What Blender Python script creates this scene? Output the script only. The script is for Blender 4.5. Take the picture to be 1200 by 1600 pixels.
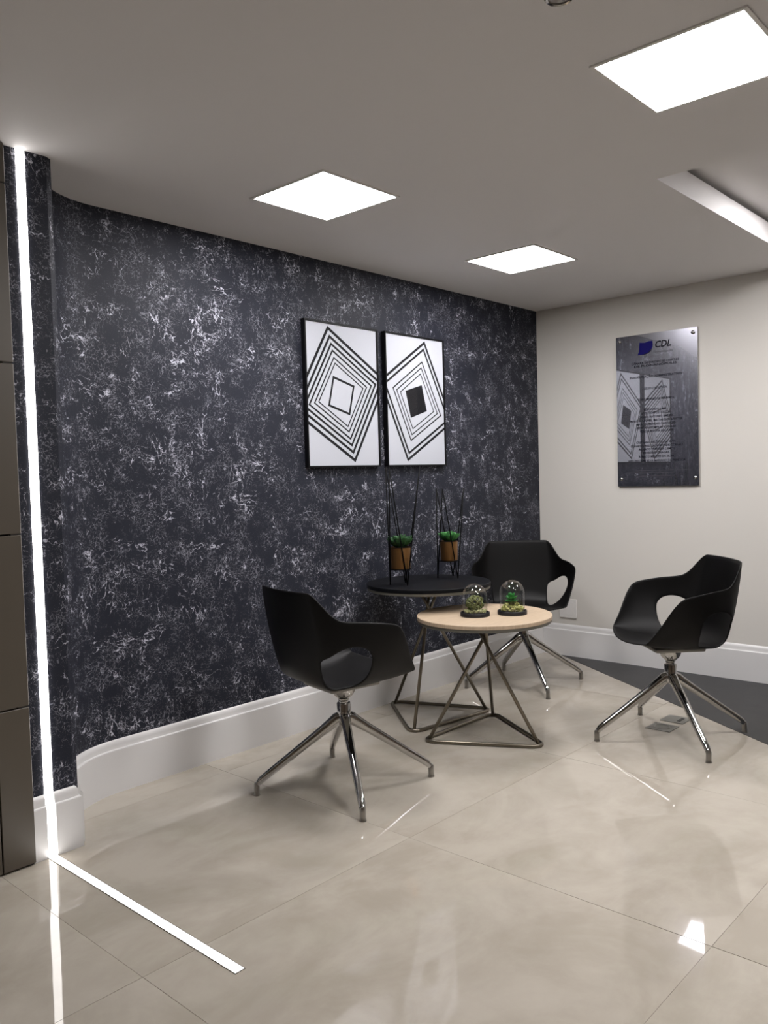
import bpy, bmesh, math, random
from mathutils import Vector, Matrix

for o in list(bpy.data.objects): bpy.data.objects.remove(o)
SC = bpy.context.scene
COL = SC.collection
rnd = random.Random(7)

# ------------------------------------------------------------------ camera
YAW, PITCH, ROLL, FPX, CAMH = 0.7399, 0.0428, 0.0274, 1295.14, 1.21
fw = Vector((math.cos(YAW)*math.cos(PITCH), math.sin(YAW)*math.cos(PITCH), -math.sin(PITCH)))
rt = fw.cross(Vector((0, 0, 1))).normalized()
dn = fw.cross(rt)
r2 = rt*math.cos(ROLL)+dn*math.sin(ROLL)
d2 = -rt*math.sin(ROLL)+dn*math.cos(ROLL)
cd = bpy.data.cameras.new('camera')
cam = bpy.data.objects.new('camera', cd); COL.objects.link(cam)
M3 = Matrix((r2, -d2, -fw)).transposed()
cam.matrix_world = Matrix.Translation((0, 0, CAMH)) @ M3.to_4x4()
cd.sensor_fit = 'VERTICAL'; cd.sensor_height = 24.0; cd.sensor_width = 18.0
cd.lens = FPX/1600*24.0
cd.clip_start = 0.02
SC.camera = cam

# ------------------------------------------------------------------ world, exposure
w = bpy.data.worlds.new('world'); SC.world = w; w.use_nodes = True
w.node_tree.nodes['Background'].inputs[0].default_value = (0, 0, 0, 1)
w.node_tree.nodes['Background'].inputs[1].default_value = 0
SC.view_settings.view_transform = 'Standard'; SC.view_settings.look = 'None'
SC.view_settings.gamma = 1.0; SC.view_settings.use_curve_mapping = False
SC.view_settings.exposure = 0.0
PANEL_E = 49.0       # emission of the ceiling light panels
LED_E = 7.0          # emission of the LED line

# ------------------------------------------------------------------ room numbers
X, Y, H = 4.7995, 2.9685, 2.2745      # right wall, left wall, ceiling
XB, YB = -2.6, -3.6                   # walls behind the camera
BBH = 0.2065

# ------------------------------------------------------------------ helpers
def mat(name): 
    m = bpy.data.materials.new(name); m.use_nodes = True
    nt = m.node_tree
    return m, nt, nt.nodes['Principled BSDF']
def simple(name, col, rough=.5, metal=0., spec=.5, coat=0., coat_r=.03):
    m, nt, b = mat(name)
    b.inputs['Base Color'].default_value = (*col, 1); b.inputs['Roughness'].default_value = rough
    b.inputs['Metallic'].default_value = metal; b.inputs['Specular IOR Level'].default_value = spec
    b.inputs['Coat Weight'].default_value = coat; b.inputs['Coat Roughness'].default_value = coat_r
    return m
def N(nt, typ, **kw):
    n = nt.nodes.new(typ)
    for k, v in kw.items():
        if k.startswith('i_'): n.inputs[k[2:].replace('_', ' ')].default_value = v
        else: setattr(n, k, v)
    return n
def math_n(nt, op, a, b=None, c=None, clamp=False):
    n = nt.nodes.new('ShaderNodeMath'); n.operation = op; n.use_clamp = clamp
    for i, v in enumerate((a, b, c)):
        if v is None: continue
        if isinstance(v, (int, float)): n.inputs[i].default_value = v
        else: nt.links.new(v, n.inputs[i])
    return n.outputs[0]
def mixcol(nt, f, a, b):
    n = nt.nodes.new('ShaderNodeMix'); n.data_type = 'RGBA'
    for i, v in ((0, f), (6, a), (7, b)):
        if isinstance(v, (int, float)): n.inputs[i].default_value = v
        elif isinstance(v, tuple): n.inputs[i].default_value = (*v, 1) if len(v) == 3 else v
        else: nt.links.new(v, n.inputs[i])
    return n.outputs[2]
def noise(nt, vec, scale, detail=4, rough=.55, dist=0.):
    n = nt.nodes.new('ShaderNodeTexNoise')
    n.inputs['Scale'].default_value = scale; n.inputs['Detail'].default_value = detail
    n.inputs['Roughness'].default_value = rough; n.inputs['Distortion'].default_value = dist
    if vec is not None: nt.links.new(vec, n.inputs['Vector'])
    return n
def ramp(nt, f, a, b):
    n = nt.nodes.new('ShaderNodeMapRange'); n.interpolation_type = 'SMOOTHSTEP'
    nt.links.new(f, n.inputs[0]); n.inputs[1].default_value = a; n.inputs[2].default_value = b
    return n.outputs[0]
def mapping(nt, vec, scale=(1, 1, 1), rot=(0, 0, 0), loc=(0, 0, 0)):
    n = nt.nodes.new('ShaderNodeMapping')
    n.inputs['Scale'].default_value = scale; n.inputs['Rotation'].default_value = rot; n.inputs['Location'].default_value = loc
    nt.links.new(vec, n.inputs['Vector']); return n.outputs[0]
def bump(nt, b, h, strength, dist=.001):
    n = nt.nodes.new('ShaderNodeBump'); n.inputs['Strength'].default_value = strength; n.inputs['Distance'].default_value = dist
    nt.links.new(h, n.inputs['Height']); nt.links.new(n.outputs[0], b.inputs['Normal'])

def obj(name, bm, material, parent=None, smooth=False, angle=None):
    me = bpy.data.meshes.new(name)
    bmesh.ops.recalc_face_normals(bm, faces=bm.faces)
    bm.to_mesh(me); bm.free()
    if material: me.materials.append(material)
    if smooth:
        for p in me.polygons: p.use_smooth = True
        if angle is not None:
            try: me.set_sharp_from_angle(angle=math.radians(angle))
            except Exception: pass
    o = bpy.data.objects.new(name, me); COL.objects.link(o)
    if parent: o.parent = parent
    return o
def thing(name, label, cat, loc=(0, 0, 0), rz=0, group=None):
    o = bpy.data.objects.new(name, None); COL.objects.link(o)
    o.location = loc; o.rotation_euler = (0, 0, rz); o.empty_display_size = .05
    o['label'] = label; o['category'] = cat
    if group: o['group'] = group
    return o
def tag(o, label, cat, group=None):
    o['label'] = label; o['category'] = cat
    if group: o['group'] = group
    return o
def struct(o, label=None):
    o['kind'] = 'structure'
    if label: o['label'] = label
    return o
def dup(root, loc, rz, label):
    r = root.copy(); COL.objects.link(r); r.location = loc; r.rotation_euler = (0, 0, rz); r['label'] = label
    for ch in list(root.children):
        c = ch.copy(); COL.objects.link(c); c.parent = r
        for g in list(ch.children):
            d = g.copy(); COL.objects.link(d); d.parent = c
    return r
def add_box(bm, lo, hi, mx=None):
    vs = [bm.verts.new((x, y, z)) for x in (lo[0], hi[0]) for y in (lo[1], hi[1]) for z in (lo[2], hi[2])]
    if mx: 
        for v in vs: v.co = mx @ v.co
    for f in ((0, 1, 3, 2), (4, 6, 7, 5), (0, 4, 5, 1), (2, 3, 7, 6), (0, 2, 6, 4), (1, 5, 7, 3)):
        bm.faces.new([vs[i] for i in f])
def box(lo, hi, bev=0., seg=2, mx=None):
    bm = bmesh.new(); add_box(bm, lo, hi, mx)
    if bev: bmesh.ops.bevel(bm, geom=bm.edges[:], offset=bev, segments=seg, affect='EDGES', profile=.5)
    return bm
def add_lathe(bm, prof, n=32, mx=None, cap=True):
    rings = []
    for r, z in prof:
        if r < 1e-6: rings.append([bm.verts.new((0, 0, z))])
        else: rings.append([bm.verts.new((r*math.cos(2*math.pi*i/n), r*math.sin(2*math.pi*i/n), z)) for i in range(n)])
    if mx:
        for rg in rings:
            for v in rg: v.co = mx @ v.co
    for a, b in zip(rings, rings[1:]):
        for i in range(n):
            j = (i+1) % n
            if len(a) == 1 and len(b) == 1: continue
            if len(a) == 1: bm.faces.new((a[0], b[i], b[j]))
            elif len(b) == 1: bm.faces.new((a[i], a[j], b[0]))
            else: bm.faces.new((a[i], a[j], b[j], b[i]))
    if cap:
        for rg in (rings[0], rings[-1]):
            if len(rg) > 2: bm.faces.new(rg)
def lathe(prof, n=32, mx=None, cap=True):
    bm = bmesh.new(); add_lathe(bm, prof, n, mx, cap); return bm
def add_tube(bm, pts, rad, n=10, closed=False, flat=1.0):
    pts = [Vector(p) for p in pts]; m = len(pts)
    rads = rad if isinstance(rad, (list, tuple)) else [rad]*m
    prev = None; rings = []
    for i, p in enumerate(pts):
        a = pts[(i-1) % m] if (closed or i > 0) else p
        b = pts[(i+1) % m] if (closed or i < m-1) else p
        t = (b-a).normalized()
        if prev is None:
            u = t.cross(Vector((0, 0, 1)))
            if u.length < .05: u = t.cross(Vector((1, 0, 0)))
        else: u = prev - t*prev.dot(t)
        u.normalize(); v = t.cross(u); prev = u
        rings.append([bm.verts.new(p+rads[i]*(u*math.cos(2*math.pi*k/n)+v*flat*math.sin(2*math.pi*k/n))) for k in range(n)])
    for i in range(m if closed else m-1):
        A, B = rings[i], rings[(i+1) % m]
        for k in range(n):
            l = (k+1) % n
            bm.faces.new((A[k], A[l], B[l], B[k]))
    if not closed:
        bm.faces.new(rings[0]); bm.faces.new(rings[-1])
def tube(pts, rad, n=10, closed=False):
    bm = bmesh.new(); add_tube(bm, pts, rad, n, closed); return bm
def clip_poly(poly, a, b, c):
    """keep the part with a*x+b*y<=c"""
    out = []
    for i in range(len(poly)):
        p, q = poly[i], poly[(i+1) % len(poly)]
        dp, dq = a*p[0]+b*p[1]-c, a*q[0]+b*q[1]-c
        if dp <= 0: out.append(p)
        if (dp < 0 < dq) or (dq < 0 < dp):
            t = dp/(dp-dq); out.append((p[0]+t*(q[0]-p[0]), p[1]+t*(q[1]-p[1])))
    return out
def add_prism(bm, poly, z0, z1, f=lambda x, y, z: (x, y, z)):
    a = [bm.verts.new(f(x, y, z0)) for x, y in poly]; b = [bm.verts.new(f(x, y, z1)) for x, y in poly]
    n = len(poly); bm.faces.new(a); bm.faces.new(b)
    for i in range(n): bm.faces.new((a[i], a[(i+1) % n], b[(i+1) % n], b[i]))
def sweep(bm, path, prof, closed_prof=True):
    """prof: (offset to the left-hand normal of path, z)"""
    m = len(path); rows = []
    for i, p in enumerate(path):
        a = Vector(path[max(i-1, 0)]); b = Vector(path[min(i+1, m-1)]); p = Vector(p)
        d1 = (p-a).normalized() if i else (b-p).normalized()
        d3 = (b-p).normalized() if i < m-1 else d1
        n1 = Vector((d1.y, -d1.x)); n3 = Vector((d3.y, -d3.x)); nn = (n1+n3).normalized()
        k = 1/max(nn.dot(n1), .3)
        rows.append([bm.verts.new((p.x+nn.x*o*k, p.y+nn.y*o*k, z)) for o, z in prof])
    q = len(prof)
    for A, B in zip(rows, rows[1:]):
        for j in range(q if closed_prof else q-1):
            l = (j+1) % q
            bm.faces.new((A[j], B[j], B[l], A[l]))
    if closed_prof:
        bm.faces.new(rows[0]); bm.faces.new(rows[-1])

# ------------------------------------------------------------------ materials
def wallpaper_mat():
    m, nt, b = mat('dark_wallpaper')
    geo = N(nt, 'ShaderNodeNewGeometry'); pos = geo.outputs['Position']
    def warp(src, scale, amt, detail=3):
        wn = noise(nt, src, scale, detail, .65)
        sb = N(nt, 'ShaderNodeVectorMath', operation='SUBTRACT'); nt.links.new(wn.outputs['Color'], sb.inputs[0]); sb.inputs[1].default_value = (.5, .5, .5)
        sc = N(nt, 'ShaderNodeVectorMath', operation='SCALE'); nt.links.new(sb.outputs[0], sc.inputs[0]); sc.inputs['Scale'].default_value = amt
        ad = N(nt, 'ShaderNodeVectorMath', operation='ADD'); nt.links.new(src, ad.inputs[0]); nt.links.new(sc.outputs[0], ad.inputs[1])
        return ad.outputs[0]
    wp = warp(warp(pos, 12, .07), 70, .022)
    def cracks(scale, stretch, loc, rot, wmax, mscale, lo, hi, mstretch):
        v = N(nt, 'ShaderNodeTexVoronoi', feature='DISTANCE_TO_EDGE'); v.inputs['Scale'].default_value = scale
        nt.links.new(mapping(nt, wp, stretch, rot, loc), v.inputs['Vector'])
        mk = ramp(nt, noise(nt, mapping(nt, pos, mstretch, (0, 0, 0), loc), mscale, 4, .65).outputs['Fac'], lo, hi)
        br = noise(nt, mapping(nt, wp, stretch, (0, 0, 0), loc), scale*2.6, 3, .7).outputs['Fac']
        wd = math_n(nt, 'MULTIPLY', math_n(nt, 'MULTIPLY', mk, wmax), ramp(nt, br, .38, .62))
        r = math_n(nt, 'SUBTRACT', 1.0, math_n(nt, 'DIVIDE', v.outputs['Distance'], math_n(nt, 'MAXIMUM', wd, 1e-4)), clamp=True)
        return math_n(nt, 'MULTIPLY', math_n(nt, 'POWER', r, .85), math_n(nt, 'ADD', .45, math_n(nt, 'MULTIPLY', mk, .55)))
    ls = [cracks(23, (.55, 1, 1.75), (0, 0, 0), (0, .12, 0), .11, 8, .53, .725, (.7, 1, 1.4)),      # strokes lying along the wall
          cracks(23, (1.8, 1, .6), (3, 1, 7), (0, -.10, 0), .11, 8, .53, .725, (1.5, 1, .7)),     # strokes hanging down it
          cracks(40, (1, 1, 1), (9, 2, 4), (0, .7, 0), .12, 11, .52, .71, (1, 1, 1)),
          math_n(nt, 'MULTIPLY', cracks(62, (1, 1, 1), (5, 6, 1), (0, .3, 0), .12, 13, .40, .64, (1, 1, 1)), .30)]
    s = ls[0]
    for l in ls[1:]: s = math_n(nt, 'MAXIMUM', s, l)
    base = mixcol(nt, noise(nt, pos, 5, 5, .6).outputs['Fac'], (.0125, .0138, .0210), (.0200, .0222, .0325))
    col = mixcol(nt, math_n(nt, 'MULTIPLY', s, 1.0, clamp=True), base, (.64, .64, .73))
    nt.links.new(col, b.inputs['Base Color'])
    b.inputs['Roughness'].default_value = .55; b.inputs['Specular IOR Level'].default_value = .18
    bump(nt, b, noise(nt, pos, 420, 4, .7).outputs['Fac'], .30, .0012)
    return m
def floor_mat():
    m, nt, b = mat('polished_porcelain')
    geo = N(nt, 'ShaderNodeNewGeometry'); pos = geo.outputs['Position']
    oi = N(nt, 'ShaderNodeObjectInfo')
    off = N(nt, 'ShaderNodeVectorMath', operation='SCALE'); off.inputs[0].default_value = (7, 3, 5); nt.links.new(oi.outputs['Random'], off.inputs['Scale'])
    ad = N(nt, 'ShaderNodeVectorMath', operation='ADD'); nt.links.new(pos, ad.inputs[0]); nt.links.new(off.outputs[0], ad.inputs[1])
    n1 = noise(nt, mapping(nt, ad.outputs[0], (1, 1.6, 1), rot=(0, 0, .5)), 2.2, 6, .6, .8).outputs['Fac']
    n2 = noise(nt, ad.outputs[0], 9, 5, .65, .4).outputs['Fac']
    f = math_n(nt, 'ADD', math_n(nt, 'MULTIPLY', n1, .75), math_n(nt, 'MULTIPLY', n2, .25))
    col = mixcol(nt, ramp(nt, f, .34, .66), (.375, .335, .278), (.462, .420, .358))
    nt.links.new(col, b.inputs['Base Color'])
    b.inputs['Roughness'].default_value = .03; b.inputs['Specular IOR Level'].default_value = .5
    bump(nt, b, noise(nt, ad.outputs[0], 5, 2, .5).outputs['Fac'], .10, .004)
    return m
def brushed_mat():
    m, nt, b = mat('brushed_steel_plate')
    nt.nodes.remove(b)
    out = nt.nodes['Material Output']
    geo = N(nt, 'ShaderNodeNewGeometry')
    g1 = N(nt, 'ShaderNodeBsdfGlossy'); g1.inputs['Roughness'].default_value = .012; g1.inputs['Color'].default_value = (.40, .40, .42, 1)
    g2 = N(nt, 'ShaderNodeBsdfGlossy'); g2.inputs['Roughness'].default_value = .27; g2.inputs['Color'].default_value = (.55, .55, .62, 1)
    mx = N(nt, 'ShaderNodeMixShader'); mx.inputs[0].default_value = .22
    nt.links.new(g1.outputs[0], mx.inputs[1]); nt.links.new(g2.outputs[0], mx.inputs[2])
    nz = noise(nt, mapping(nt, geo.outputs['Position'], (1, 4, 60)), 14, 3, .6)
    bp = N(nt, 'ShaderNodeBump'); bp.inputs['Strength'].default_value = .025; bp.inputs['Distance'].default_value = .001
    nt.links.new(nz.outputs['Fac'], bp.inputs['Height']); nt.links.new(bp.outputs[0], g2.inputs['Normal'])
    nt.links.new(mx.outputs[0], out.inputs[0])
    return m
def glass_mat(name, ior=1.45, tint=(1, 1, 1)):
    m, nt, b = mat(name); nt.nodes.remove(b); out = nt.nodes['Material Output']
    lw = N(nt, 'ShaderNodeLayerWeight'); lw.inputs['Blend'].default_value = .5
    f0 = ((ior-1)/(ior+1))**2
    fr = math_n(nt, 'ADD', f0, math_n(nt, 'MULTIPLY', math_n(nt, 'POWER', lw.outputs['Facing'], 5.0), 1-f0))
    tr = N(nt, 'ShaderNodeBsdfTransparent'); tr.inputs['Color'].default_value = (*tint, 1)
    gl = N(nt, 'ShaderNodeBsdfGlossy'); gl.inputs['Roughness'].default_value = .03
    mx = N(nt, 'ShaderNodeMixShader')
    nt.links.new(fr, mx.inputs[0]); nt.links.new(tr.outputs[0], mx.inputs[1]); nt.links.new(gl.outputs[0], mx.inputs[2])
    nt.links.new(mx.outputs[0], out.inputs[0]); return m
def emit(name, col, s):
    m, nt, b = mat(name); b.inputs['Base Color'].default_value = (.8, .8, .8, 1)
    b.inputs['Emission Color'].default_value = (*col, 1); b.inputs['Emission Strength'].default_value = s
    return m
def paint(name, col, rough=.6):
    m, nt, b = mat(name)
    geo = N(nt, 'ShaderNodeNewGeometry')
    n1 = noise(nt, geo.outputs['Position'], 260, 3, .6).outputs['Fac']
    b.inputs['Base Color'].default_value = (*col, 1); b.inputs['Roughness'].default_value = rough
    b.inputs['Specular IOR Level'].default_value = .3
    bump(nt, b, n1, .08, .001); return m
def wood_mat():
    m, nt, b = mat('pale_maple_laminate')
    tc = N(nt, 'ShaderNodeTexCoord')
    n1 = noise(nt, mapping(nt, tc.outputs['Object'], (3, 40, 3), rot=(0, 0, .6)), 3, 5, .6).outputs['Fac']
    nt.links.new(mixcol(nt, ramp(nt, n1, .3, .7), (.44, .335, .230), (.53, .415, .295)), b.inputs['Base Color'])
    b.inputs['Roughness'].default_value = .42; return m
def copper_mat():
    m, nt, b = mat('copper_pot')
    b.inputs['Base Color'].default_value = (.35, .185, .072, 1); b.inputs['Metallic'].default_value = 1; b.inputs['Roughness'].default_value = .36
    return m
def leaf_mat(name, c1, c2, scale=60):
    m, nt, b = mat(name)
    tc = N(nt, 'ShaderNodeNewGeometry')
    nt.links.new(mixcol(nt, ramp(nt, noise(nt, tc.outputs['Position'], scale, 3).outputs['Fac'], .35, .65), c1, c2), b.inputs['Base Color'])
    b.inputs['Roughness'].default_value = .5; return m
def dark_floor_mat():
    m, nt, b = mat('charcoal_flooring')
    tc = N(nt, 'ShaderNodeNewGeometry')
    n1 = noise(nt, tc.outputs['Position'], 9, 6, .65).outputs['Fac']
    nt.links.new(mixcol(nt, ramp(nt, n1, .3, .7), (.019, .019, .0195), (.029, .029, .030)), b.inputs['Base Color'])
    b.inputs['Roughness'].default_value = .45; bump(nt, b, noise(nt, tc.outputs['Position'], 500, 2).outputs['Fac'], .3, .001); return m

WALLP = wallpaper_mat(); FLOOR = floor_mat(); PLATE = brushed_mat()
WPAINT = paint('warm_white_paint', (.63, .605, .56)); CPAINT = paint('ceiling_paint', (.74, .72, .715), .7)
BPAINT = simple('white_lacquer', (.68, .67, .66), .28); LOBBY = paint('lobby_paint', (.45, .36, .28))
PANELM = simple('taupe_panel', (.085, .070, .052), .42); PANELB = simple('panel_backing', (.02, .016, .012), .7)
GROUT = simple('grout', (.36, .32, .27), .8); DARKF = dark_floor_mat()
PLASTIC = simple('black_polypropylene', (.0032, .0029, .0029), .47, spec=.18); CHROME = simple('polished_aluminium', (.46, .455, .445), .09, 1.)
CHROME_D = simple('glide_metal', (.36, .35, .33), .30, 1.); GREYM = simple('grey_mount', (.30, .29, .265), .5)
BRONZE = simple('champagne_steel', (.215, .19, .150), .33, 1.); WOOD = wood_mat(); GREYEDGE = simple('grey_underside', (.115, .110, .090), .5)
BLACKTOP = simple('black_laminate', (.0045, .0048, .006), .5, spec=.12); WIRE = simple('black_wire', (.0035, .0035, .004), .6, spec=.1)
COPPER = copper_mat(); LEAF_D = leaf_mat('succulent_leaf', (.008, .040, .012), (.030, .115, .030)); LEAF_L = leaf_mat('bright_leaf', (.014, .10, .022), (.060, .26, .055))
SOIL = simple('soil', (.02, .014, .008), .9)
MOSS1 = leaf_mat('green_moss', (.075, .085, .022), (.19, .21, .07), 140); MOSS2 = leaf_mat('yellow_moss', (.17, .17, .035), (.42, .42, .13), 120); MOSS3 = leaf_mat('pale_moss', (.24, .25, .10), (.46, .46, .22), 140)
EMERALD = leaf_mat('emerald_leaf', (.006, .10, .012), (.02, .26, .035), 120)
BLACKB = simple('black_wood_base', (.008, .007, .008), .45)
GLASS = glass_mat('dome_glass', 1.75, (.965, .975, .975)); PANE = glass_mat('picture_glass', 1.16)
FRAMEM = simple('black_frame', (.0035, .0035, .0045), .5, spec=.15); PRINT = simple('white_print_paper', (.485, .50, .545), .7, spec=.2); INK = simple('black_ink', (.007, .007, .009), .7, spec=.15)
LETTER = simple('dark_engraved_letters', (.005, .005, .010), .6, spec=.1); LETTERG = simple('grey_letters', (.045, .045, .055), .5); BLUE = simple('blue_logo', (.006, .004, .10), .6, spec=.1)
WPLASTIC = simple('white_plastic', (.74, .72, .69), .4); SOCKET = simple('socket_black', (.01, .01, .01), .6); STEEL = simple('satin_steel', (.20, .195, .175), .42, .4)
ALU = simple('led_channel', (.35, .33, .30), .4, 1.)
PANEL_EM = emit('panel_light', (1.0, .975, .985), PANEL_E); LED_EM = emit('led_light', (1.0, .965, .94), LED_E)

# ------------------------------------------------------------------ setting: walls
def curve_path():
    p = [(1.30, 2.627)]
    for k in range(0, 25):
        a = math.pi - math.pi/2*k/24
        p.append((1.65+.3285*math.cos(a), 2.64+.3285*math.sin(a)))
    p.append((X, Y)); return p
CURVE = curve_path()
# left wall: column face, hollow quarter round, long straight wall, all one papered surface
bm = bmesh.new()
path = [(1.12, 2.627)]+CURVE
rows = [(bm.verts.new((x, y, 0)), bm.verts.new((x, y, H))) for x, y in path]
for a, b in zip(rows, rows[1:]): bm.faces.new((a[0], b[0], b[1], a[1]))
bk = [(bm.verts.new((x, y, 0)), bm.verts.new((x, y, H))) for x, y in ((X, Y+.12), (1.12, Y+.12))]
bm.faces.new((rows[-1][0], bk[0][0], bk[0][1], rows[-1][1])); bm.faces.new((bk[0][0], bk[1][0], bk[1][1], bk[0][1])); bm.faces.new((bk[1][0], rows[0][0], rows[0][1], bk[1][1]))
wl = obj('wall_left', bm, WALLP); struct(wl)
wr = struct(obj('wall_right', box((X, YB, 0), (X+.12, Y+.12, H+.3)), WPAINT))
struct(obj('wall_back', box((XB-.12, YB, 0), (XB, Y+.12, H+.3)), LOBBY))
struct(obj('wall_front', box((XB-.12, YB-.12, 0), (X+.12, YB, H+.3)), LOBBY))
# panelled wall to the left of the column
ws = struct(obj('wall_side', box((XB, 2.618, 0), (1.12, 2.72, H)), PANELB))
zs = [0.004, .513, 1.060, 1.595, 2.148, H-.002]
xs = [1.154-.004, 1.048, .42, -.21, -.84, -1.47, -2.10, XB]
for i in range(len(xs)-1):
    x1 = xs[i] if i == 0 else xs[i]-.004
    for z0, z1 in zip(zs, zs[1:]):
        obj('panel', box((xs[i+1]+(.003 if i < 6 else 0), 2.600, z0+.0025), (x1+.003, 2.618, z1-.0025), .0015, 1), PANELM, ws)
# return of the panelling towards the column
obj('panel_edge', box((1.120, 2.602, .004), (1.150, 2.6265, H-.002)), PANELB, ws)

# ------------------------------------------------------------------ setting: ceiling with raised tray
RX0, RX1, RY0, RY1, RH, FH = 2.985, 4.55, -1.6, 1.322, .125, .098
bm = bmesh.new()
def cbox(x0, y0, x1, y1): add_box(bm, (x0, y0, H), (x1, y1, H+FH))
cbox(XB, YB, RX0, Y); cbox(RX0, RY1, X, Y); cbox(RX0, YB, X, RY0); cbox(RX1, RY0, X, RY1)
g = .07                                                          # shadow gap round the raised part
add_box(bm, (RX0-g-.05, RY0-g-.05, H+RH), (RX1+g+.05, RY1+g+.05, H+RH+.05))
for lo, hi in (((RX0-g-.05, RY0-g-.05), (RX0-g, RY1+g+.05)), ((RX1+g, RY0-g-.05), (RX1+g+.05, RY1+g+.05)), ((RX0-g, RY0-g-.05), (RX1+g, RY0-g)), ((RX0-g, RY1+g), (RX1+g, RY1+g+.05))):
    add_box(bm, (*lo, H+FH-.01), (*hi, H+RH+.01))
ce = struct(obj('ceiling', bm, CPAINT))

# ------------------------------------------------------------------ setting: floor of large tiles and a dark strip
sub = struct(obj('floor', box((XB, YB, -.06), (X, Y, -.0012)), GROUT))
TX, TY, TS, TG = 2.05, .79, 1.006, .0014
ca, cb = Vector((4.797, 2.843)), Vector((3.728, 1.184))            # edge of the dark strip
cdv = (cb-ca).normalized(); cn = Vector((cdv.y, -cdv.x))
if cn.dot(Vector((0, 0))-ca) > 0: cn = -cn                        # points to the dark side
cc = cn.dot(ca)
for i in range(-5, 4):
    for j in range(-5, 4):
        x0, x1 = TX+i*TS+TG/2, TX+(i+1)*TS-TG/2; y0, y1 = TY+j*TS+TG/2, TY+(j+1)*TS-TG/2
        x0, x1, y0, y1 = max(x0, XB), min(x1, X), max(y0, YB), min(y1, Y)
        if x1-x0 < .03 or y1-y0 < .03: continue
        poly = clip_poly([(x0, y0), (x1, y0), (x1, y1), (x0, y1)], cn.x, cn.y, cc)
        if len(poly) < 3: continue
        tx, ty = rnd.uniform(-.0006, .0006), rnd.uniform(-.0006, .0006)
        cx, cy = (x0+x1)/2, (y0+y1)/2
        bm = bmesh.new(); add_prism(bm, poly, -.010, 0, lambda x, y, z: (x, y, z+((x-cx)*tx+(y-cy)*ty if z == 0 else 0)))
        obj('tile', bm, FLOOR, sub)
poly = clip_poly([(XB, YB), (X, YB), (X, Y), (XB, Y)], -cn.x, -cn.y, -cc-.0005)
bm = bmesh.new(); add_prism(bm, poly, -.001, .0012)
struct(obj('floor_strip', bm, DARKF), 'charcoal floor strip along the foot of the cream wall')

# ------------------------------------------------------------------ setting: baseboards
PROF = [(0, 0), (.018, 0), (.018, .168), (.0165, .171), (.011, .1725), (.010, .175), (.010, .188), (.0085, .196), (.005, .203), (.001, BBH), (0, BBH)]
def baseboard(name, path):
    bm = bmesh.new(); sweep(bm, path, PROF)
    o = struct(obj(name, bm, BPAINT, None, True, 25)); return o
baseboard('baseboard_left', CURVE[1:])
baseboard('baseboard_right', [(X, Y), (X, YB)])
baseboard('baseboard_column', [(1.229, 2.627), (1.302, 2.627), (1.302, 2.66)])
baseboard('baseboard_side', [(1.150, 2.627), (1.1985, 2.627)])

# ------------------------------------------------------------------ LED line up the column and out over the floor
led = thing('led_light_line', 'glowing white LED line running up the dark column and along the floor', 'led light', (1.214, 2.62, 0))
def rel(bm, o):
    for v in bm.verts: v.co -= Vector(o.location)
    return bm
obj('wall_diffuser', rel(box((1.2, 2.6215, .0), (1.2275, 2.6265, H-.001)), led), LED_EM, led)
obj('floor_diffuser', rel(box((1.2000, 1.632, .0004), (1.2265, 2.621, .0016)), led), LED_EM, led)
bm = bmesh.new()
add_box(bm, (1.1975, 1.629, .0003), (1.1999, 2.615, .0018)); add_box(bm, (1.2266, 1.629, .0003), (1.229, 2.615, .0018)); add_box(bm, (1.1975, 1.629, .0003), (1.229, 1.6318, .0018))
obj('channel', rel(bm, led), ALU, led)

# ------------------------------------------------------------------ ceiling light panels
def light_panel(x, y, label, z=H, s=.1905):
    t = thing('ceiling_light_panel', label, 'ceiling light', (x, y, z), 0, 'square recessed ceiling panels')
    bm = bmesh.new(); o, i = s+.011, s
    for lo, hi in (((-o, -o), (o, -i)), ((-o, i), (o, o)), ((-o, -i), (-i, i)), ((i, -i), (o, i))):
        add_box(bm, (lo[0], lo[1], -.005), (hi[0], hi[1], -.0004))
    obj('frame', bm, WPLASTIC, t)
    obj('diffuser', box((-i, -i, -.003), (i, i, -.0004)), PANEL_EM, t)
    return t
light_panel(2.2275, 2.291, 'square lit ceiling panel nearest the dark papered wall, left of the other two')
light_panel(3.584, 2.295, 'square lit ceiling panel farthest back, near the corner of the two walls')
light_panel(2.2345, .880, 'largest lit ceiling panel, cut by the right edge of the photo')
light_panel(2.23, -.53, 'square lit ceiling panel to the right of the camera, out of view')
light_panel(3.90, .86, 'square lit panel inside the raised ceiling tray, just out of view', H+RH)

# small chrome ceiling spot at the top of the frame
t = thing('ceiling_spot', 'small round chrome spot fitting at the top edge of the ceiling', 'spotlight', (1.688, .968, H))
obj('ring', lathe([(.024, -.0004), (.034, -.0004), (.034, -.006), (.030, -.010), (.025, -.009), (.024, -.004)], 32, cap=False), CHROME, t, True, 40)
obj('lens', lathe([(.024, -.0004), (.024, -.006), (.018, -.009), (0, -.011)], 32), simple('spot_lens', (.30, .27, .25), .15), t, True, 40)

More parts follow.
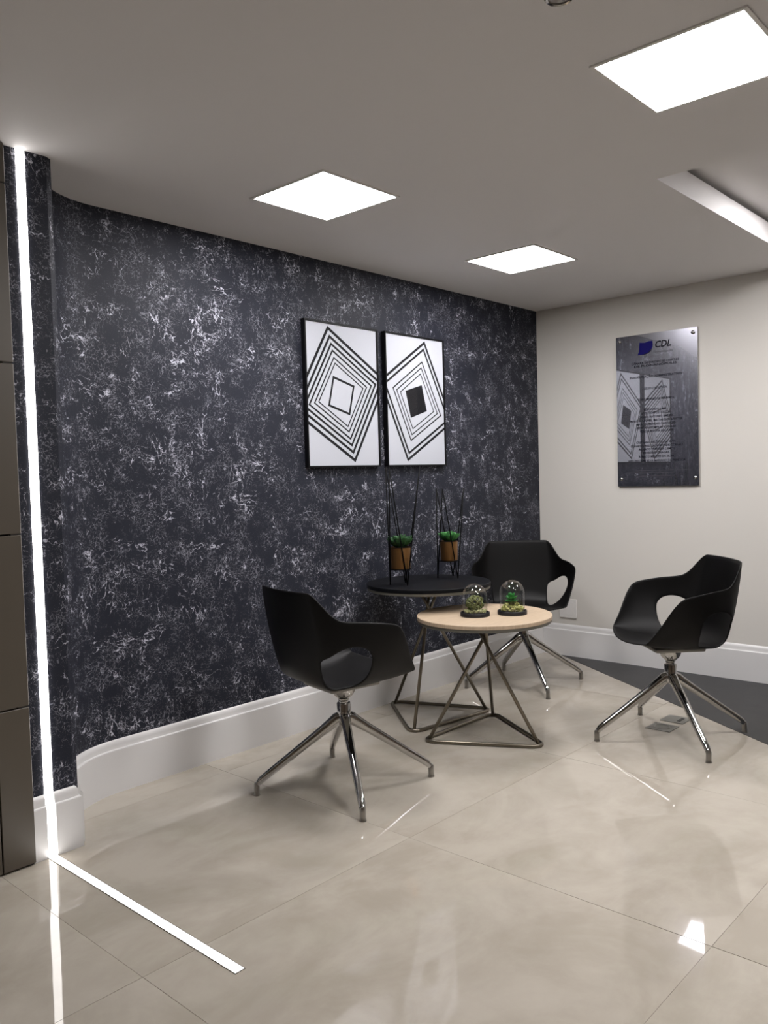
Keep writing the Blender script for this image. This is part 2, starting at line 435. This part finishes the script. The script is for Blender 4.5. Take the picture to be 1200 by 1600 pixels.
# ------------------------------------------------------------------ pictures
def strip_quads(poly, wd):
    """closed polygon -> list of mitred stroke quads"""
    n = len(poly); P = [Vector(p) for p in poly]; c = sum(P, Vector((0, 0)))/n; out = []
    inn, ot = [], []
    for i in range(n):
        a, p, b = P[i-1], P[i], P[(i+1) % n]
        d1, d3 = (p-a).normalized(), (b-p).normalized()
        n1, n3 = Vector((-d1.y, d1.x)), Vector((-d3.y, d3.x))
        if n1.dot(c-(p+a)/2) < 0: n1, n3 = -n1, -n3
        nn = (n1+n3).normalized(); k = min(1/max(nn.dot(n1), .2), 4)
        inn.append(p+nn*k*wd/2); ot.append(p-nn*k*wd/2)
    for i in range(n):
        j = (i+1) % n; out.append([tuple(inn[i]), tuple(inn[j]), tuple(ot[j]), tuple(ot[i])])
    return out
def picture(x0, x1, z0, z1, label, strokes, fills):
    t = thing('framed_picture', label, 'picture', ((x0+x1)/2, Y, (z0+z1)/2), 0, 'black framed geometric prints')
    L = Vector(t.location); yf, fwid = Y-.026, .0085
    bm = bmesh.new()
    for lo, hi in (((x0, z0), (x1, z0+fwid)), ((x0, z1-fwid), (x1, z1)), ((x0, z0+fwid), (x0+fwid, z1-fwid)), ((x1-fwid, z0+fwid), (x1, z1-fwid))):
        add_box(bm, (lo[0], yf, lo[1]), (hi[0], Y-.0005, hi[1]))
    obj('frame', rel(bm, t), FRAMEM, t)
    a0, a1, b0, b1 = x0+fwid, x1-fwid, z0+fwid, z1-fwid
    obj('print_sheet', rel(box((a0, Y-.0195, b0), (a1, Y-.016, b1)), t), PRINT, t)
    bm = bmesh.new()
    polys = []
    for pl, wd in strokes: polys += strip_quads(pl, wd)
    polys += fills
    for q in polys:
        for a, b, c in ((1, 0, a1), (-1, 0, -a0), (0, 1, b1), (0, -1, -b0)):
            q = clip_poly(q, a, b, c)
            if len(q) < 3: break
        if len(q) >= 3: add_prism(bm, q, Y-.0199, Y-.0195, lambda x, z, y: (x, y, z))
    obj('printed_lines', rel(bm, t), INK, t)
    obj('glass_pane', rel(box((a0, Y-.0235, b0), (a1, Y-.0225, b1)), t), PANE, t)
def nest(poly, scales, wds):
    c = (sum(p[0] for p in poly)/4, sum(p[1] for p in poly)/4)
    return [([(c[0]+(p[0]-c[0])*s, c[1]+(p[1]-c[1])*s) for p in poly], w_) for s, w_ in zip(scales, wds)]
q1 = [(2.8559, 1.9504), (3.2719, 1.712), (3.0247, 1.291), (2.6056, 1.5348)]
q2 = [(3.6002, 1.9502), (3.8379, 1.5118), (3.4361, 1.2929), (3.2274, 1.7152)]
picture(2.698, 3.212, 1.262, 1.975, 'left framed print of nested black diamonds around an empty square',
        nest(q1, (.985, .862, .754, .656, .552, .470), (.0145, .0128, .0110, .0090, .0072, .0062)) +
        [([(2.8871, 1.7071), (3.0278, 1.6698), (2.993, 1.529), (2.8517, 1.5674)], .0112)], [])
picture(3.267, 3.769, 1.262, 1.976, 'right framed print of nested black diamonds around a solid black square',
        nest(q2, (.985, .872, .660, .563, .462), (.0135, .0116, .0072, .0062, .0056)), [[(3.4297, 1.6711), (3.5681, 1.7109), (3.6078, 1.5677), (3.4697, 1.5262)]])

# ------------------------------------------------------------------ steel plaque on the right wall
pq = thing('wall_plaque', 'brushed steel plaque with blue logo and dark lettering on cream wall', 'plaque', (X, 2.141, 1.565))
PX = X-.017
def relp(bm):
    for v in bm.verts: v.co -= Vector(pq.location)
    return bm
bm = bmesh.new(); rows = []                                       # thin sheet, slightly bowed back at its far edge
for k in range(29):
    y = 2.393-(2.393-1.889)*k/28; bw = .13*max(0, 2.02-y)**2
    rows.append([bm.verts.new((PX+bw+dx, y, z)) for dx, z in ((0, 1.108), (0, 2.0225), (.003, 2.0225), (.003, 1.108))])
for a, b in zip(rows, rows[1:]):
    for j in range(4): bm.faces.new((a[j], b[j], b[(j+1) % 4], a[(j+1) % 4]))
bm.faces.new(rows[0]); bm.faces.new(rows[-1])
obj('plate', relp(bm), PLATE, pq, True, 30)
for y, z in ((2.369, 1.993), (1.914, 1.992), (2.370, 1.152), (1.909, 1.154)):
    mx = Matrix.Translation((PX, y, z)) @ Matrix.Rotation(-math.pi/2, 4, 'Y')
    bm = lathe([(.006, -.0165), (.006, 0), (.0105, 0), (.0105, .003), (.008, .006), (.004, .0075), (0, .008)], 20, mx)
    obj('standoff_bolt', relp(bm), CHROME, pq, True, 35)
def lettering(text, y, z, width, height, material, name='lettering', shear=0., bold=.0):
    cu = bpy.data.curves.new('text', 'FONT'); cu.body = text; cu.size = 1; cu.align_x = 'CENTER'; cu.shear = shear; cu.offset = bold; cu.resolution_u = 2
    to = bpy.data.objects.new('text', cu); COL.objects.link(to)
    dg = bpy.context.evaluated_depsgraph_get(); me = bpy.data.meshes.new_from_object(to.evaluated_get(dg))
    bpy.data.objects.remove(to); bpy.data.curves.remove(cu)
    xs_ = [v.co.x for v in me.vertices]; ys_ = [v.co.y for v in me.vertices]
    sx = width/(max(xs_)-min(xs_)); sy = height/(.73); mx_ = (max(xs_)+min(xs_))/2
    for v in me.vertices:
        a, b = (v.co.x-mx_)*sx, (v.co.y-.36)*sy
        v.co = Vector((PX-.0004, y-a, z+b))-Vector(pq.location)
    me.materials.append(material)
    o = bpy.data.objects.new(name, me); COL.objects.link(o); o.parent = pq; return o
bm = bmesh.new()
flag = [(2.240, 1.974), (2.206, 1.970), (2.180, 1.977), (2.158, 1.976), (2.157, 1.945), (2.163, 1.930), (2.181, 1.914), (2.199, 1.905), (2.226, 1.901), (2.253, 1.900), (2.244, 1.922), (2.242, 1.945)]
add_prism(bm, flag, PX-.0006, PX-.0001, lambda y, z, x: (x, y, z)); obj('logo', relp(bm), BLUE, pq)['label'] = 'blue waving flag emblem'
bm = bmesh.new(); add_prism(bm, [(2.163, 1.927), (2.168, 1.917), (2.185, 1.905), (2.205, 1.899), (2.235, 1.899), (2.205, 1.904), (2.183, 1.912)], PX-.0006, PX-.0001, lambda y, z, x: (x, y, z)); obj('logo_shadow', relp(bm), LETTER, pq)
lettering('CDL', 2.093, 1.953, .098, .040, LETTER, shear=.22, bold=.02)
lettering('Florianópolis', 2.094, 1.909, .118, .017, LETTERG)
LINES = [('CÂMARA DE DIRIGENTES LOJISTAS', 2.146, 1.851, .294), ('DE FLORIANÓPOLIS', 2.144, 1.833, .263), ('INAUGURAÇÃO ADMINISTRATIVO', 2.144, 1.767, .322),
         ('CELSO LUIS COSTA', 2.145, 1.696, .148), ('JOÃO MORAIS DE MIRANDA', 2.142, 1.632, .225), ('FERNANDO LIMA', 2.147, 1.570, .141),
         ('JOSÉ TOPÉ DE SOUZA', 2.144, 1.548, .175), ('CARLOS ANTONIO SIMEIRA', 2.145, 1.526, .215), ('MARCOS LEONEL MATIAS DOS SANTOS', 2.144, 1.504, .323),
         ('MARCOS MENDES CARDOZO', 2.145, 1.482, .245), ('NEWTON POMPILIO COELHO', 2.143, 1.461, .242), ('TEREZA ROCHA BACARDI', 2.143, 1.440, .208),
         ('CRISTIANO PACÍFICO DA SILVA', 2.146, 1.373, .246), ('EDUARDO REIS CASAGRANDE COELHO', 2.143, 1.352, .323), ('RENATO FERREIRA LEMOS', 2.141, 1.331, .222),
         ('ROBSON CHAGAS', 2.144, 1.310, .162), ('RENATO MENDES DA SILVA', 2.144, 1.287, .219), ('WELLINGTON SILVA MARIANO DA FONSECA', 2.145, 1.262, .357)]
for tx_, y, z, wd in LINES: lettering(tx_, y, z, wd, .0132, LETTER, bold=.022)
bm = bmesh.new()
for y, z, wd in ((2.115, 1.203, .334), (2.185, 1.190, .307), (2.157, 1.169, .25)):
    add_box(bm, (PX-.0005, y-wd/2, z-.0014), (PX-.0001, y+wd/2, z+.0014))
obj('fine_print', relp(bm), LETTERG, pq)

# ------------------------------------------------------------------ wall outlet and floor boxes
t = thing('wall_outlet', 'white square cover plate low on the cream wall behind the back chair', 'outlet', (X, 2.765, .3125))
obj('cover_plate', box((-.009, -.062, -.063), (-.0003, .062, .063), .003, 2), WPLASTIC, t)
obj('inner_plate', box((-.0105, -.040, -.044), (-.009, .040, .044), .0006, 1), WPLASTIC, t)
t = thing('floor_outlet', 'grey metal floor plate with round lid, nearer the camera under the right chair', 'floor outlet', (3.691, 1.643, 0), 0, 'floor outlet plates')
obj('plate', box((-.055, -.059, .0003), (.055, .059, .0035), .001, 1), STEEL, t)
obj('lid', lathe([(.034, .0036), (.036, .0036), (.036, .0048), (.034, .0048)], 28, cap=False), CHROME_D, t)
for sx in (-1, 1):
    for sy in (-1, 1):
        obj('screw', lathe([(.003, .0034), (.003, .0046), (0, .005)], 10, Matrix.Translation((sx*.045, sy*.048, 0))), CHROME_D, t)
t = thing('floor_outlet', 'grey metal floor plate with three black sockets under the right chair', 'floor outlet', (3.846, 1.643, 0), 0, 'floor outlet plates')
obj('plate', box((-.055, -.057, .0003), (.055, .057, .0035), .001, 1), STEEL, t)
for k in (-1, 0, 1):
    obj('socket', box((k*.022-.0065, -.032, .0034), (k*.022+.0065, -.016, .0046), .001, 1), SOCKET, t)

# ------------------------------------------------------------------ chairs
K = [0, .15, .3, .42, .52, .62, .70, .78, .86, .93, 1]
EP = [(.19, .217, .469), (.12, .178, .446), (.04, .16, .434), (-.03, .153, .43), (-.10, .15, .43), (-.15, .15, .435), (-.185, .153, .466), (-.205, .158, .54), (-.223, .162, .63), (-.237, .164, .72), (-.25, .165, .805)]
GP = [(.19, .217, .469), (.15, .245, .53), (.095, .28, .63), (.055, .289, .668), (-.01, .283, .682), (-.08, .268, .692), (-.15, .243, .70), (-.185, .225, .722), (-.212, .207, .757), (-.235, .188, .79), (-.25, .165, .805)]
EP = [Vector(p) for p in EP]; GP = [Vector(p) for p in GP]
def crom(P, s):
    s = min(max(s, 0), 1); i = 0
    while i < len(K)-2 and K[i+1] < s: i += 1
    h = K[i+1]-K[i]; t = (s-K[i])/h
    def tan(j):
        a, b = max(j-1, 0), min(j+1, len(K)-1); return (P[b]-P[a])/(K[b]-K[a])
    return (2*t**3-3*t*t+1)*P[i]+(t**3-2*t*t+t)*h*tan(i)+(3*t*t-2*t**3)*P[i+1]+(t**3-t*t)*h*tan(i+1)
def wing(s, t):
    e, g = crom(EP, s), crom(GP, s)
    q = Vector((.65*e.x+.35*g.x, .12*e.y+.88*g.y, .78*e.z+.22*g.z))
    return (1-t)**2*e+2*t*(1-t)*q+t*t*g
HOLE = [(.768, .06), (.775, .20), (.757, .37), (.722, .56), (.682, .69), (.640, .745), (.59, .75), (.545, .715), (.508, .64), (.482, .50), (.465, .33), (.462, .18), (.478, .09), (.52, .055), (.60, .045), (.70, .04)]
def hole_pts(n):
    # closed smooth curve sampled densely
    out = []; m = len(HOLE)
    for i in range(m):
        p0, p1, p2, p3 = [Vector(HOLE[(i+k) % m]) for k in (-1, 0, 1, 2)]
        for k in range(8):
            t = k/8
            out.append(.5*((2*p1)+(-p0+p2)*t+(2*p0-5*p1+4*p2-p3)*t*t+(-p0+3*p1-3*p2+p3)*t**3))
    return out
def shell_bm():
    bm = bmesh.new()
    SA, SB, NR, M = .36, .88, 26, 8
    sA = [SA*i/9 for i in range(10)]; sR = [SA+(SB-SA)*i/NR for i in range(NR+1)]; sB = [SB+(1-SB)*i/4 for i in range(5)]
    HP = hole_pts(0); hc = Vector((.615, .38))
    def cang(p): return math.atan2((p.y-hc.y)*.55, p.x-hc.x)
    HA = sorted((cang(p), p) for p in HP)
    def hole_at(a):
        n = len(HA)
        for i in range(n):
            a0, p0 = HA[i]; a1, p1 = HA[(i+1) % n]
            if i == n-1: a1 += 2*math.pi
            aa = a if a >= a0 else a+2*math.pi
            if a0 <= aa <= a1: return p0+(p1-p0)*((aa-a0)/max(a1-a0, 1e-9))
        return HA[0][1]
    for sd in (1, -1):
        def V(s, t):
            p = wing(s, t); return bm.verts.new((p.x, p.y*sd, p.z))
        for ss in (sA, sB):
            g = [[V(s, j/M) for j in range(M+1)] for s in ss]
            for a, b in zip(g, g[1:]):
                for j in range(M): bm.faces.new((a[j], b[j], b[j+1], a[j+1]))
        per = [Vector((s, 0)) for s in sR]+[Vector((SB, j/M)) for j in range(1, M)]+[Vector((s, 1)) for s in reversed(sR)]+[Vector((SA, j/M)) for j in range(M-1, 0, -1)]
        RR = 7; rings = []
        hp = [hole_at(cang(p)) for p in per]
        for k in range(RR+1):
            u = (k/RR)
            rings.append([V(*(h.lerp(p, u))) for h, p in zip(hp, per)])
        n = len(per)
        for a, b in zip(rings, rings[1:]):
            for i in range(n):
                j = (i+1) % n; bm.faces.new((a[i], a[j], b[j], b[i]))
    # seat and back pan between the wings
    ss = sA+sR[1:]+sB[1:]; NW = 12; g = []
    for s in ss:
        e = crom(EP, s); row = []
        fl = max(0, 1-s/.22)**2; bk = min(1, max(0, (s-.62)/.12)); md = max(0, 1-abs(s-.45)/.25)
        for k in range(NW+1):
            w_ = 1-2*k/NW; bl = 1-w_*w_
            row.append(bm.verts.new((e.x+bl*(.040*fl-.022*bk), e.y*w_, e.z-bl*(.020*fl+.008*md))))
        g.append(row)
    for a, b in zip(g, g[1:]):
        for j in range(NW): bm.faces.new((a[j], b[j], b[j+1], a[j+1]))
    bmesh.ops.remove_doubles(bm, verts=bm.verts, dist=.0008)
    bad = [f for f in bm.faces if f.calc_area() < 1e-9]
    if bad: bmesh.ops.delete(bm, geom=bad, context='FACES')
    return bm
def make_chair(loc, rz, label):
    t = thing('swivel_armchair', label, 'chair', loc, rz, 'black shell armchairs on four star bases')
    sh = obj('seat_shell', shell_bm(), PLASTIC, t, True)
    so = sh.modifiers.new('thickness', 'SOLIDIFY'); so.thickness = .007; so.offset = 0
    sb = sh.modifiers.new('smooth', 'SUBSURF'); sb.levels = 1; sb.render_levels = 1
    # mount plate, cup, collar
    bm = box((-.120, -.105, .403), (.105, .105, .4215), .008, 2); obj('seat_mount', bm, GREYM, t, True, 40)
    obj('swivel_cup', lathe([(.046, .4015), (.049, .398), (.0485, .390), (.045, .376), (.038, .364), (.028, .355), (.022, .349), (.022, .346), (.0, .346)], 36), CHROME, t, True, 40)
    obj('column', lathe([(.0, .3455), (.019, .3455), (.0205, .343), (.0205, .340), (.0185, .338), (.0185, .334), (.0255, .332), (.027, .329), (.027, .292), (.030, .275), (.032, .262), (.026, .248), (0, .244)], 36), CHROME, t, True, 40)
    for k in range(4):
        a = BASE[0]+k*math.pi/2; ca_, sa = math.cos(a), math.sin(a)
        secs = [(.008, .275, .0185, .020), (.028, .268, .0180, .020), (.05, .253, .0165, .0175), (.09, .2255, .0155, .0150), (.16, .1775, .0142, .0132), (.24, .1215, .0130, .0120), (.310, .0735, .0120, .0110), (.333, .0565, .0115, .0105), (.3430, .0455, .0105, .0085)]
        bm = bmesh.new(); rings = []
        for r, z, hw, hh in secs:
            ring = []
            for q in range(16):
                b = 2*math.pi*q/16; cu, su = math.cos(b), math.sin(b)
                # rounded box section, ridge along the top
                ex = math.copysign(abs(cu)**.7, cu)*hw*1.12; ez = math.copysign(abs(su)**.8, su)*hh*1.25
                rr = r+ez*.53; zz = z+ez*.85
                ring.append(bm.verts.new((rr*ca_-ex*sa, rr*sa+ex*ca_, zz)))
            rings.append(ring)
        for A, B in zip(rings, rings[1:]):
            for q in range(16): bm.faces.new((A[q], A[(q+1) % 16], B[(q+1) % 16], B[q]))
        bm.faces.new(rings[0]); bm.faces.new(rings[-1])
        lg = obj('leg', bm, CHROME, t, True, 50)
        mx = Matrix.Translation((.347*ca_, .347*sa, 0))
        obj('glide', lathe([(0, .0005), (.0125, .0005), (.0130, .004), (.0115, .007), (.0108, .012), (.0112, .030), (.0112, .044), (.008, .051), (0, .052)], 20, mx), CHROME_D, lg, True, 40)
    return t
BASE = [0.]
def chair_at(loc, yaw, base_angle, label):
    BASE[0] = math.radians(base_angle-yaw); return make_chair(loc, math.radians(yaw), label)
chair_at((2.25, 2.2955, 0), -11.4, 54.8, 'black shell armchair in front of the dark wall, turned to the tables')
chair_at((3.59, 1.556, 0), 135.3, 48.0, 'black shell armchair by the cream wall, at the right, facing left')
chair_at((4.009, 2.603, 0), -141.8, 53.6, 'black shell armchair in the corner behind the wooden table')

# ------------------------------------------------------------------ tables
def table(loc, ztop, ang0, label, top_mat, rad=.310, th=.018):
    t = thing('side_table', label, 'table', loc, 0, 'round tables on triangular rod bases')
    o = obj('tabletop', lathe([(0, ztop-th), (rad-.0015, ztop-th), (rad, ztop-th+.0015), (rad, ztop-.002), (rad-.002, ztop), (0, ztop)], 96), top_mat, t, True, 30)
    obj('under_plate', lathe([(0, ztop-th-.014), (rad-.006, ztop-th-.014), (rad-.0025, ztop-th-.011), (rad-.0025, ztop-th-.0002), (0, ztop-th-.0002)], 96), GREYEDGE, t, True, 30)
    R0, rr, zb = .330, .0085, .0092
    zc, zt = ztop*.80, ztop-th-.014
    cor = [Vector((R0*math.cos(a), R0*math.sin(a), zb)) for a in (ang0, ang0+2*math.pi/3, ang0+4*math.pi/3)]
    pts = []
    for i in range(3):
        p, a, b = cor[i], cor[i-1], cor[(i+1) % 3]
        d1, d3 = (a-p).normalized(), (b-p).normalized(); rc = .085
        for k in range(7):
            u = k/6; q0, q2 = p+d1*rc, p+d3*rc
            pts.append((1-u)**2*q0+2*u*(1-u)*p+u*u*q2)
    obj('floor_ring', tube(pts, rr, 12, True), BRONZE, t, True)
    for i in range(3):
        a = ang0+i*2*math.pi/3; d = Vector((math.cos(a), math.sin(a), 0)); s = Vector((-d.y, d.x, 0))
        p0 = d*(R0-.048)+Vector((0, 0, zb+.004)); pc = -s*.0095+Vector((0, 0, zc))
        p1 = p0+(pc-p0)*((zt-p0.z)/(zc-p0.z))
        obj('rod_leg', tube([p0, pc, p1], rr*.95, 12), BRONZE, t, True)
    return t
T1, T2 = (3.200, 2.632), (3.110, 2.232)
table((*T2, 0), .563, math.atan2(1.927-2.219, 3.112-3.117), 'lower round table with pale wood top on bronze rod base', WOOD)
table((*T1, 0), .677, math.atan2(2.523-2.626, 2.946-3.202), 'taller round table with black top on bronze rod base near the dark wall', BLACKTOP)

# ------------------------------------------------------------------ plant stands with copper pots
def leaf_mesh(L, wd, material, cup=.25):
    bm = bmesh.new(); secs = [(0, .35, 0), (.25, .75, .10), (.55, 1, .30), (.8, .85, .55), (.95, .42, .78), (1.0, .10, .86)]
    top, bot = [], []
    for u, k, z in secs:
        hw = wd/2*k; x = L*u; zz = L*z*.45
        top.append([bm.verts.new((x, y*hw, zz+abs(y)*hw*cup*2)) for y in (-1, -.5, 0, .5, 1)])
        bot.append([bm.verts.new((x, y*hw*.98, zz+abs(y)*hw*cup*2-(.004*(1-abs(y))+.0012)*k)) for y in (-1, -.5, 0, .5, 1)])
    for g in (top, bot):
        for a, b in zip(g, g[1:]):
            for j in range(4): bm.faces.new((a[j], b[j], b[j+1], a[j+1]))
    for a, b, c, d in zip(top, top[1:], bot, bot[1:]):
        bm.faces.new((a[0], b[0], d[0], c[0])); bm.faces.new((a[4], b[4], d[4], c[4]))
    bm.faces.new(top[0]+bot[0][::-1]); bm.faces.new(top[-1]+bot[-1][::-1])
    bmesh.ops.recalc_face_normals(bm, faces=bm.faces)
    me = bpy.data.meshes.new('leaf'); bm.to_mesh(me); bm.free(); me.materials.append(material)
    for p in me.polygons: p.use_smooth = True
    return me
def plant(cx, cy, foot_ang, rf, ra, hgt, rpot, zpot, hpot, lab_stand, lab_pot, leafm, big, seed):
    zt = .677
    t = thing('wire_plant_stand', lab_stand, 'plant stand', (cx, cy, zt), 0, 'zigzag black wire plant stands')
    fa = math.radians(foot_ang)
    feet = [Vector((rf*math.cos(fa+k*2*math.pi/3), rf*math.sin(fa+k*2*math.pi/3), .0034)) for k in range(3)]
    apx = [Vector((ra*math.cos(fa+math.pi/3+k*2*math.pi/3), ra*math.sin(fa+math.pi/3+k*2*math.pi/3), hgt)) for k in range(3)]
    for k in range(3):
        for f in (feet[k], feet[(k+1) % 3]):
            obj('wire_rod', tube([f, apx[k]], .0031, 8), WIRE, t, True)
    def hoop(z, r): return tube([(r*math.cos(a*math.pi/18), r*math.sin(a*math.pi/18), z) for a in range(36)], .0018, 8, True)
    zb = zpot-zt
    obj('wire_hoop', hoop(zb-.002, rpot*.93+.003), WIRE, t, True)
    # cross wires under the pot
    bm = bmesh.new()
    for k in range(3):
        f0 = (zb-.0042)/hgt
        a, b = feet[k].lerp(apx[k], f0), feet[(k+1) % 3].lerp(apx[(k+1) % 3], f0)
        add_tube(bm, [a, b], .0016, 8)
    obj('cross_wire', bm, WIRE, t, True)
    # upper triangle of wire round the rim
    f1 = (zb+hpot*.98)/hgt; tri = [p*(1) for p in apx]
    pts = []
    for k in range(3):
        a = feet[k].lerp(apx[k], f1); b = feet[(k+1) % 3].lerp(apx[k], f1)
        pts += [a, b]
    obj('wire_hoop', tube([Vector((p.x*1.02, p.y*1.02, p.z)) for p in pts], .0014, 8, True), WIRE, t, True)
    rr = random.Random(seed)
    p = thing('potted_succulent', lab_pot, 'plant', (cx, cy, zpot), 0, 'succulents in copper pots')
    r0, r1 = rpot*.93, rpot
    obj('pot', lathe([(0, 0), (r0-.003, 0), (r0, .003), (r1-.001, hpot-.002), (r1-.0015, hpot), (r1-.004, hpot), (r1-.005, hpot-.016), (0, hpot-.016)], 48), COPPER, p, True, 40)
    obj('soil', lathe([(0, hpot-.0155), (r1-.006, hpot-.0155), (r1-.006, hpot-.010), (r1*.5, hpot-.006), (0, hpot-.005)], 24), SOIL, p, True)
    lm = [leaf_mesh(big, big*.62, leafm), leaf_mesh(big*.82, big*.55, leafm), leaf_mesh(big*.55, big*.38, leafm)]
    for ring, (n, tilt, m, z) in enumerate(((9, 22, 0, .000), (7, 44, 1, .004), (5, 66, 2, .008))):
        for k in range(n):
            o = bpy.data.objects.new('leaf', lm[m]); COL.objects.link(o); o.parent = p
            a = 2*math.pi*(k+.5*ring)/n+rr.uniform(-.15, .15)
            o.matrix_local = Matrix.Translation((.008*math.cos(a), .008*math.sin(a), hpot-.006+z)) @ Matrix.Rotation(a, 4, 'Z') @ Matrix.Rotation(-math.radians(tilt+rr.uniform(-7, 7)), 4, 'Y')
plant(3.033, 2.668, 137, .053, .106, .578, .052, .757, .107, 'taller black wire zigzag stand on the left of the black table',
      'dark green succulent in a copper pot, in the taller left stand', LEAF_D, .074, 3)
plant(3.372, 2.632, 141, .062, .085, .462, .0465, .768, .101, 'shorter black wire zigzag stand on the right of the black table',
      'bright green succulent in a copper pot, in the shorter right stand', LEAF_L, .062, 5)

# ------------------------------------------------------------------ terrariums under glass domes
def add_blob(bm, c, r, rr, sub=1):
    m = bmesh.ops.create_icosphere(bm, subdivisions=sub, radius=r, matrix=Matrix.Translation(c))
    for v in m['verts']:
        d = v.co-Vector(c); v.co = Vector(c)+d*rr.uniform(.65, 1.3)
def dome(cx, cy, hgt, label, kind, seed):
    rr = random.Random(seed)
    t = thing('glass_dome_terrarium', label, 'terrarium', (cx, cy, .563), 0, 'moss terrariums on the wooden table')
    obj('base', lathe([(0, .0004), (.066, .0004), (.0675, .002), (.0675, .016), (.066, .018), (.0605, .018), (.060, .013), (0, .013)], 56), BLACKB, t, True, 40)
    R_ = .0565; zc = hgt-R_*1.02; pr = [(R_, .0135)]
    pr += [(R_, .0135+(zc-.0135)*k/4) for k in range(1, 5)]
    pr += [(R_*math.cos(a), zc+R_*1.02*math.sin(a)) for a in [math.pi/2*k/12 for k in range(1, 12)]]+[(0, hgt)]
    g = obj('glass_dome', lathe(pr, 56, cap=False), GLASS, t, True)
    if kind == 0:
        bm = bmesh.new()
        for k in range(230):
            th, u = rr.uniform(0, 6.283), rr.uniform(-.75, 1); q = math.sqrt(1-u*u); rad = .041*rr.uniform(.72, 1.02)
            add_blob(bm, (rad*q*math.cos(th), rad*q*math.sin(th), .056+.036*u*rr.uniform(.8, 1.05)), rr.uniform(.0035, .0065), rr)
        o = obj('green_moss', bm, MOSS1, t); o['kind'] = 'stuff'
        bm = bmesh.new()
        for k in range(150):
            a, q = rr.uniform(0, 6.283), .050*math.sqrt(rr.uniform(.25, 1))
            add_blob(bm, (q*math.cos(a), q*math.sin(a), .017+rr.uniform(0, .012)), rr.uniform(.0035, .006), rr)
        o = obj('pale_moss', bm, MOSS3, t); o['kind'] = 'stuff'
    else:
        bm = bmesh.new()
        for k in range(240):
            a, q = rr.uniform(0, 6.283), .049*math.sqrt(rr.uniform(.0, 1))
            zt_ = .056-.025*(q/.049)**2
            add_blob(bm, (q*math.cos(a), q*math.sin(a), rr.uniform(.017, zt_)), rr.uniform(.004, .009), rr)
        o = obj('yellow_moss', bm, MOSS2, t); o['kind'] = 'stuff'
        lm = leaf_mesh(.030, .022, EMERALD, .1)
        for ring, (n, tilt, z) in enumerate(((7, -25, .066), (6, 10, .068), (5, 45, .070))):
            for k in range(n):
                o = bpy.data.objects.new('succulent_leaf', lm); COL.objects.link(o); o.parent = t
                a = 2*math.pi*(k+.4*ring)/n
                o.matrix_local = Matrix.Translation((.002*math.cos(a)-.004, .002*math.sin(a), z)) @ Matrix.Rotation(a, 4, 'Z') @ Matrix.Rotation(-math.radians(tilt), 4, 'Y') @ Matrix.Scale(.95, 4)
dome(3.052, 2.240, .148, 'glass dome over a ball of green moss, left of the two', 0, 11)
dome(3.186, 2.127, .157, 'glass dome over yellow moss topped by a bright green plant', 1, 12)
